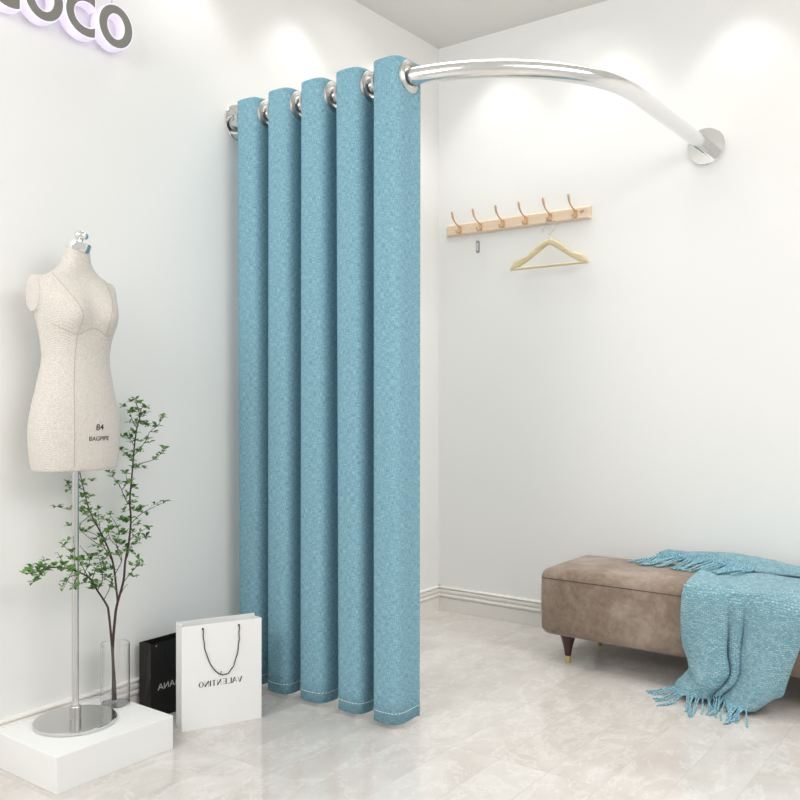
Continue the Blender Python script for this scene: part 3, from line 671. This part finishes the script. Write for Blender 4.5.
for lx in (.908,1.96):
    for ly in (-.424,-.115):
        l = Mesh().lathe([(.033,.120),(.031,.108),(.024,.085),(.0165,.055),(.0120,.028)], (lx,ly,0), n=28).link('leg', M['walnut'], bench)
        Mesh().lathe([(.0115,.029),(.0125,.028),(.0112,.001),(.0105,.0)], (lx,ly,0), n=28).link('leg_tip', M['brass'], l)

# ------------------------------------------------------------------ throw
throw = thing('throw_blanket', (1.58,-.4,0), 'chunky blue knitted throw with fringe draped over the brown ottoman', 'throw')
# long side of the blanket hanging down the front
ROW = [  # v, x left, x right, y base, z, fold depth
 (0,1.365,1.91,-.100,.392,.0),(.10,1.375,1.90,-.21,.394,.0),(.22,1.39,1.89,-.35,.394,.002),(.32,1.397,1.875,-.447,.389,.004),(.375,1.394,1.86,-.490,.372,.008),(.42,1.390,1.840,-.502,.340,.014),
 (.56,1.388,1.797,-.506,.255,.026),(.70,1.398,1.768,-.507,.170,.044),(.80,1.424,1.752,-.508,.112,.060),(.88,1.405,1.742,-.511,.072,.068),(.95,1.378,1.728,-.515,.040,.070),(1,1.371,1.706,-.520,.018,.070)]
FOLD = [(0,.1,0),(.08,.5,0),(.2,.92,0),(.33,1.05,.006),(.41,.95,.016),(.445,.62,.020),(.46,.25,.006),(.475,.0,-.012),(.50,-.04,-.010),(.53,.30,.0),(.565,.56,.006),(.595,.5,.014),(.61,.25,.012),(.625,-.02,-.010),(.645,-.12,-.016),(.675,.25,-.006),(.72,.85,0),(.80,1.28,0),(.88,1.36,0),(.95,1.1,0),(1,.6,0)]
FOLD = [((u*.76 if u <= .645 else .490+(u-.645)/.355*.510), f, o) for u, f, o in FOLD]
def panel(u, v):
    xl, xr, yb, z, amp = interp(ROW, v); f, xo = interp(FOLD, u)
    hang = sstep(.36,.85,v)
    x = xl+(xr-xl)*u+xo*hang*1.15+.05*(1-v)*math.exp(-((u-.42)/.24)**2)*sstep(.34,.62,v)
    if v > .86: z += (.034*sstep(.86,1,u)+.012*math.exp(-((u-.47)/.06)**2))*sstep(.86,1,v)
    y = yb-amp*f+.003*hang*math.sin(u*23+v*6)
    z += .0035*(1-hang)*math.sin(u*17+v*9)+.004*sstep(.1,.3,v)*(1-hang)*math.sin(u*9.0+2)
    # pinch on the left edge with a crease running down from it
    y += .022*math.exp(-((v-.86-.35*u)/.035)**2)*math.exp(-(u/.16)**2)*hang
    y -= .014*math.exp(-((v-.79-.35*u)/.045)**2)*math.exp(-(u/.2)**2)*hang
    return (x, min(y, -.493) if .36 < v else y, z)
NU, NV = 120, 130
pm = Mesh().grid(panel, NU, NV); puv = [(i/NU*.46, j/NV*.75) for j in range(NV+1) for i in range(NU+1)]
body = pm.link('blanket', M['throw'], throw, recalc=False, uvs=puv, solid=.006, angle=180)
# the other end folded back along the rear of the seat
RIDGE = [(1.115,.386),(1.135,.406),(1.165,.428),(1.20,.430),(1.26,.430),(1.32,.436),(1.40,.441),(1.46,.441),(1.52,.437),(1.58,.431),(1.64,.423),(1.70,.418),(1.76,.424),(1.85,.43),(2.0,.43)]
LIP = [(1.115,-.085,.386),(1.16,-.100,.410),(1.20,-.118,.403),(1.24,-.112,.414),(1.30,-.128,.405),(1.35,-.120,.416),(1.40,-.140,.412),(1.44,-.150,.410),(1.50,-.165,.408),(1.57,-.178,.405),(1.62,-.170,.402),(1.68,-.160,.402),(1.75,-.165,.404),(1.85,-.16,.404),(2.0,-.16,.404)]
def back(u, v):
    x = 1.115+.855*u; zr = interp(RIDGE, x)[0]; yl, zl = interp(LIP, x)
    w = .004*math.sin(x*45)+.003*math.sin(x*83+1)
    pts = [(0,-.036,.382),(.18,-.045,zr-.016),(.35,-.064+w,zr),(.6,-.064*.45+yl*.55,zr*.7+zl*.3+.004),(.88,yl+.004,zl+.004),(1,yl,zl-.004)]
    y, z = interp(pts, v); return (x+.032-.02*v*(1-u)-.03*u, y-.020, z)
bm_ = Mesh().grid(back, 150, 30); buv = [(i/150*.84, j/30*.2) for j in range(31) for i in range(151)]
bm_.link('folded_end', M['throw'], throw, recalc=False, uvs=buv, solid=.006, angle=180)
fr = Mesh(); rg = random.Random(3)
def strand(pts, r=.0025):
    P_ = catmull(pts, 5)
    fr.tube(P_, r, 6, radii=[r*(1+.16*math.sin(i*1.9)) for i in range(len(P_))])
# fringe along the floor hem
NF = 44
for i in range(NF):
    u = .01+.80*i/(NF-1); a = V(panel(u, 1.0)); f = interp(FOLD, u)[0]; t = i/(NF-1)
    if t < .22:
        dx, dy = -.075+.16*t+rg.uniform(-.02,.02), -.050-.25*t+rg.uniform(-.02,.02)
    else: dx, dy = .022+rg.uniform(-.03,.03), -.125+rg.uniform(-.03,.025)+(.03 if f < .3 else 0)
    if t > .85: dx -= .02; dy += .04
    z1 = .0035
    strand([a+V((0,0,.006)), a+V((dx*.28, dy*.22-.004, -.004)) if a.z > .02 else a+V((dx*.3,dy*.3,0)), V((a.x+dx*.62+rg.uniform(-.008,.008), a.y+dy*.62, z1+.003)), V((a.x+dx, a.y+dy, z1))])
fr.link('fringe', M['fringe'], throw)['label'] = 'loose yarn fringe touching the floor'
fr = Mesh()
# fringe along the folded end, lying forward and to the left over the seat
NB = 31
for i in range(NB):
    u = .01+.50*i/(NB-1); a = V(back(u, .97)); sw = math.sin(i*.62)
    L = .115+.02*rg.random(); dx = -.055+.035*sw+rg.uniform(-.015,.015); dy = -L*(.85+.1*rg.random())
    zt = .3895 if a.x+dx < 1.35 else .402
    s0 = V(back(u, .72))+V((0,-.001,.005))
    strand([s0, a+V((0,-.003,.005)), V((a.x+dx*.4, a.y+dy*.35, (a.z+zt)/2+.004)), V((a.x+dx*.75, a.y+dy*.72, zt+.002)), V((a.x+dx, a.y+dy, zt))], .0038)
fr.link('fringe', M['fringe'], throw)['label'] = 'loose yarn fringe on the folded end'

# ------------------------------------------------------------------ light
wd = bpy.data.worlds.new('daylight'); SC.world = wd; wd.use_nodes = True
bg = wd.node_tree.nodes['Background']; bg.inputs['Color'].default_value = (*WCOL,1); bg.inputs['Strength'].default_value = WSTR
def area(name, loc, target, size, power, col=(1,1,1)):
    l = bpy.data.lights.new(name, 'AREA'); l.shape = 'DISK'; l.size = size; l.energy = power; l.color = col
    o = bpy.data.objects.new(name, l); COL.objects.link(o); o.location = loc
    o.rotation_euler = (V(target)-V(loc)).to_track_quat('-Z','Y').to_euler(); return o
def spot(loc, target, power, ang, blend):
    l = bpy.data.lights.new('downlight', 'SPOT'); l.energy = power; l.spot_size = math.radians(ang); l.spot_blend = blend; l.shadow_soft_size = .05
    l.color = (1,.985,.96)
    o = bpy.data.objects.new('downlight', l); COL.objects.link(o); o.location = loc
    o.rotation_euler = (V(target)-V(loc)).to_track_quat('-Z','Y').to_euler()
area('ceiling_panel_light', KLOC, (KLOC[0]-1.6,KLOC[1],0), 2.6, KEY, (1,.975,.945))
area('added_front_light', FLOC, (.4,-1.3,.9), 2.2, FRONT)  # unseen soft light added to brighten the fold fronts and leave their gaps dark
area('corner_fill_light', (.75,-.75,2.77), (.75,-.75,0), 1.4, FILL, (1,.985,.96)).data.spread = math.radians(100)  # fill light added over the corner to lift its dim lower walls
for y in (-.49,-1.04,-1.60): spot((.20,y,2.79), (.06,y,0), SPT, 88, .55)
for x in (.36,.913,1.473,2.03): spot((x,-.20,2.79), (x,-.06,0), SPT, 88, .55)

# ------------------------------------------------------------------ camera
cd = bpy.data.cameras.new('camera'); cam = bpy.data.objects.new('camera', cd); COL.objects.link(cam)
cd.sensor_fit = 'HORIZONTAL'; cd.sensor_width = 36; cd.lens = 36*871/800; cd.shift_y = -1/800; cd.clip_start = .05
cam.location = (2.439,-3.613,1.05); cam.rotation_euler = (PI/2,0,math.atan(646/871))
SC.camera = cam
vs = SC.view_settings; vs.view_transform = 'Standard'; vs.look = 'None'; vs.gamma = 1; vs.use_curve_mapping = False; vs.exposure = EXPO
SC.cycles.use_denoising = True; SC.cycles.max_bounces = 10; SC.cycles.transparent_max_bounces = 8; SC.cycles.caustics_refractive = True
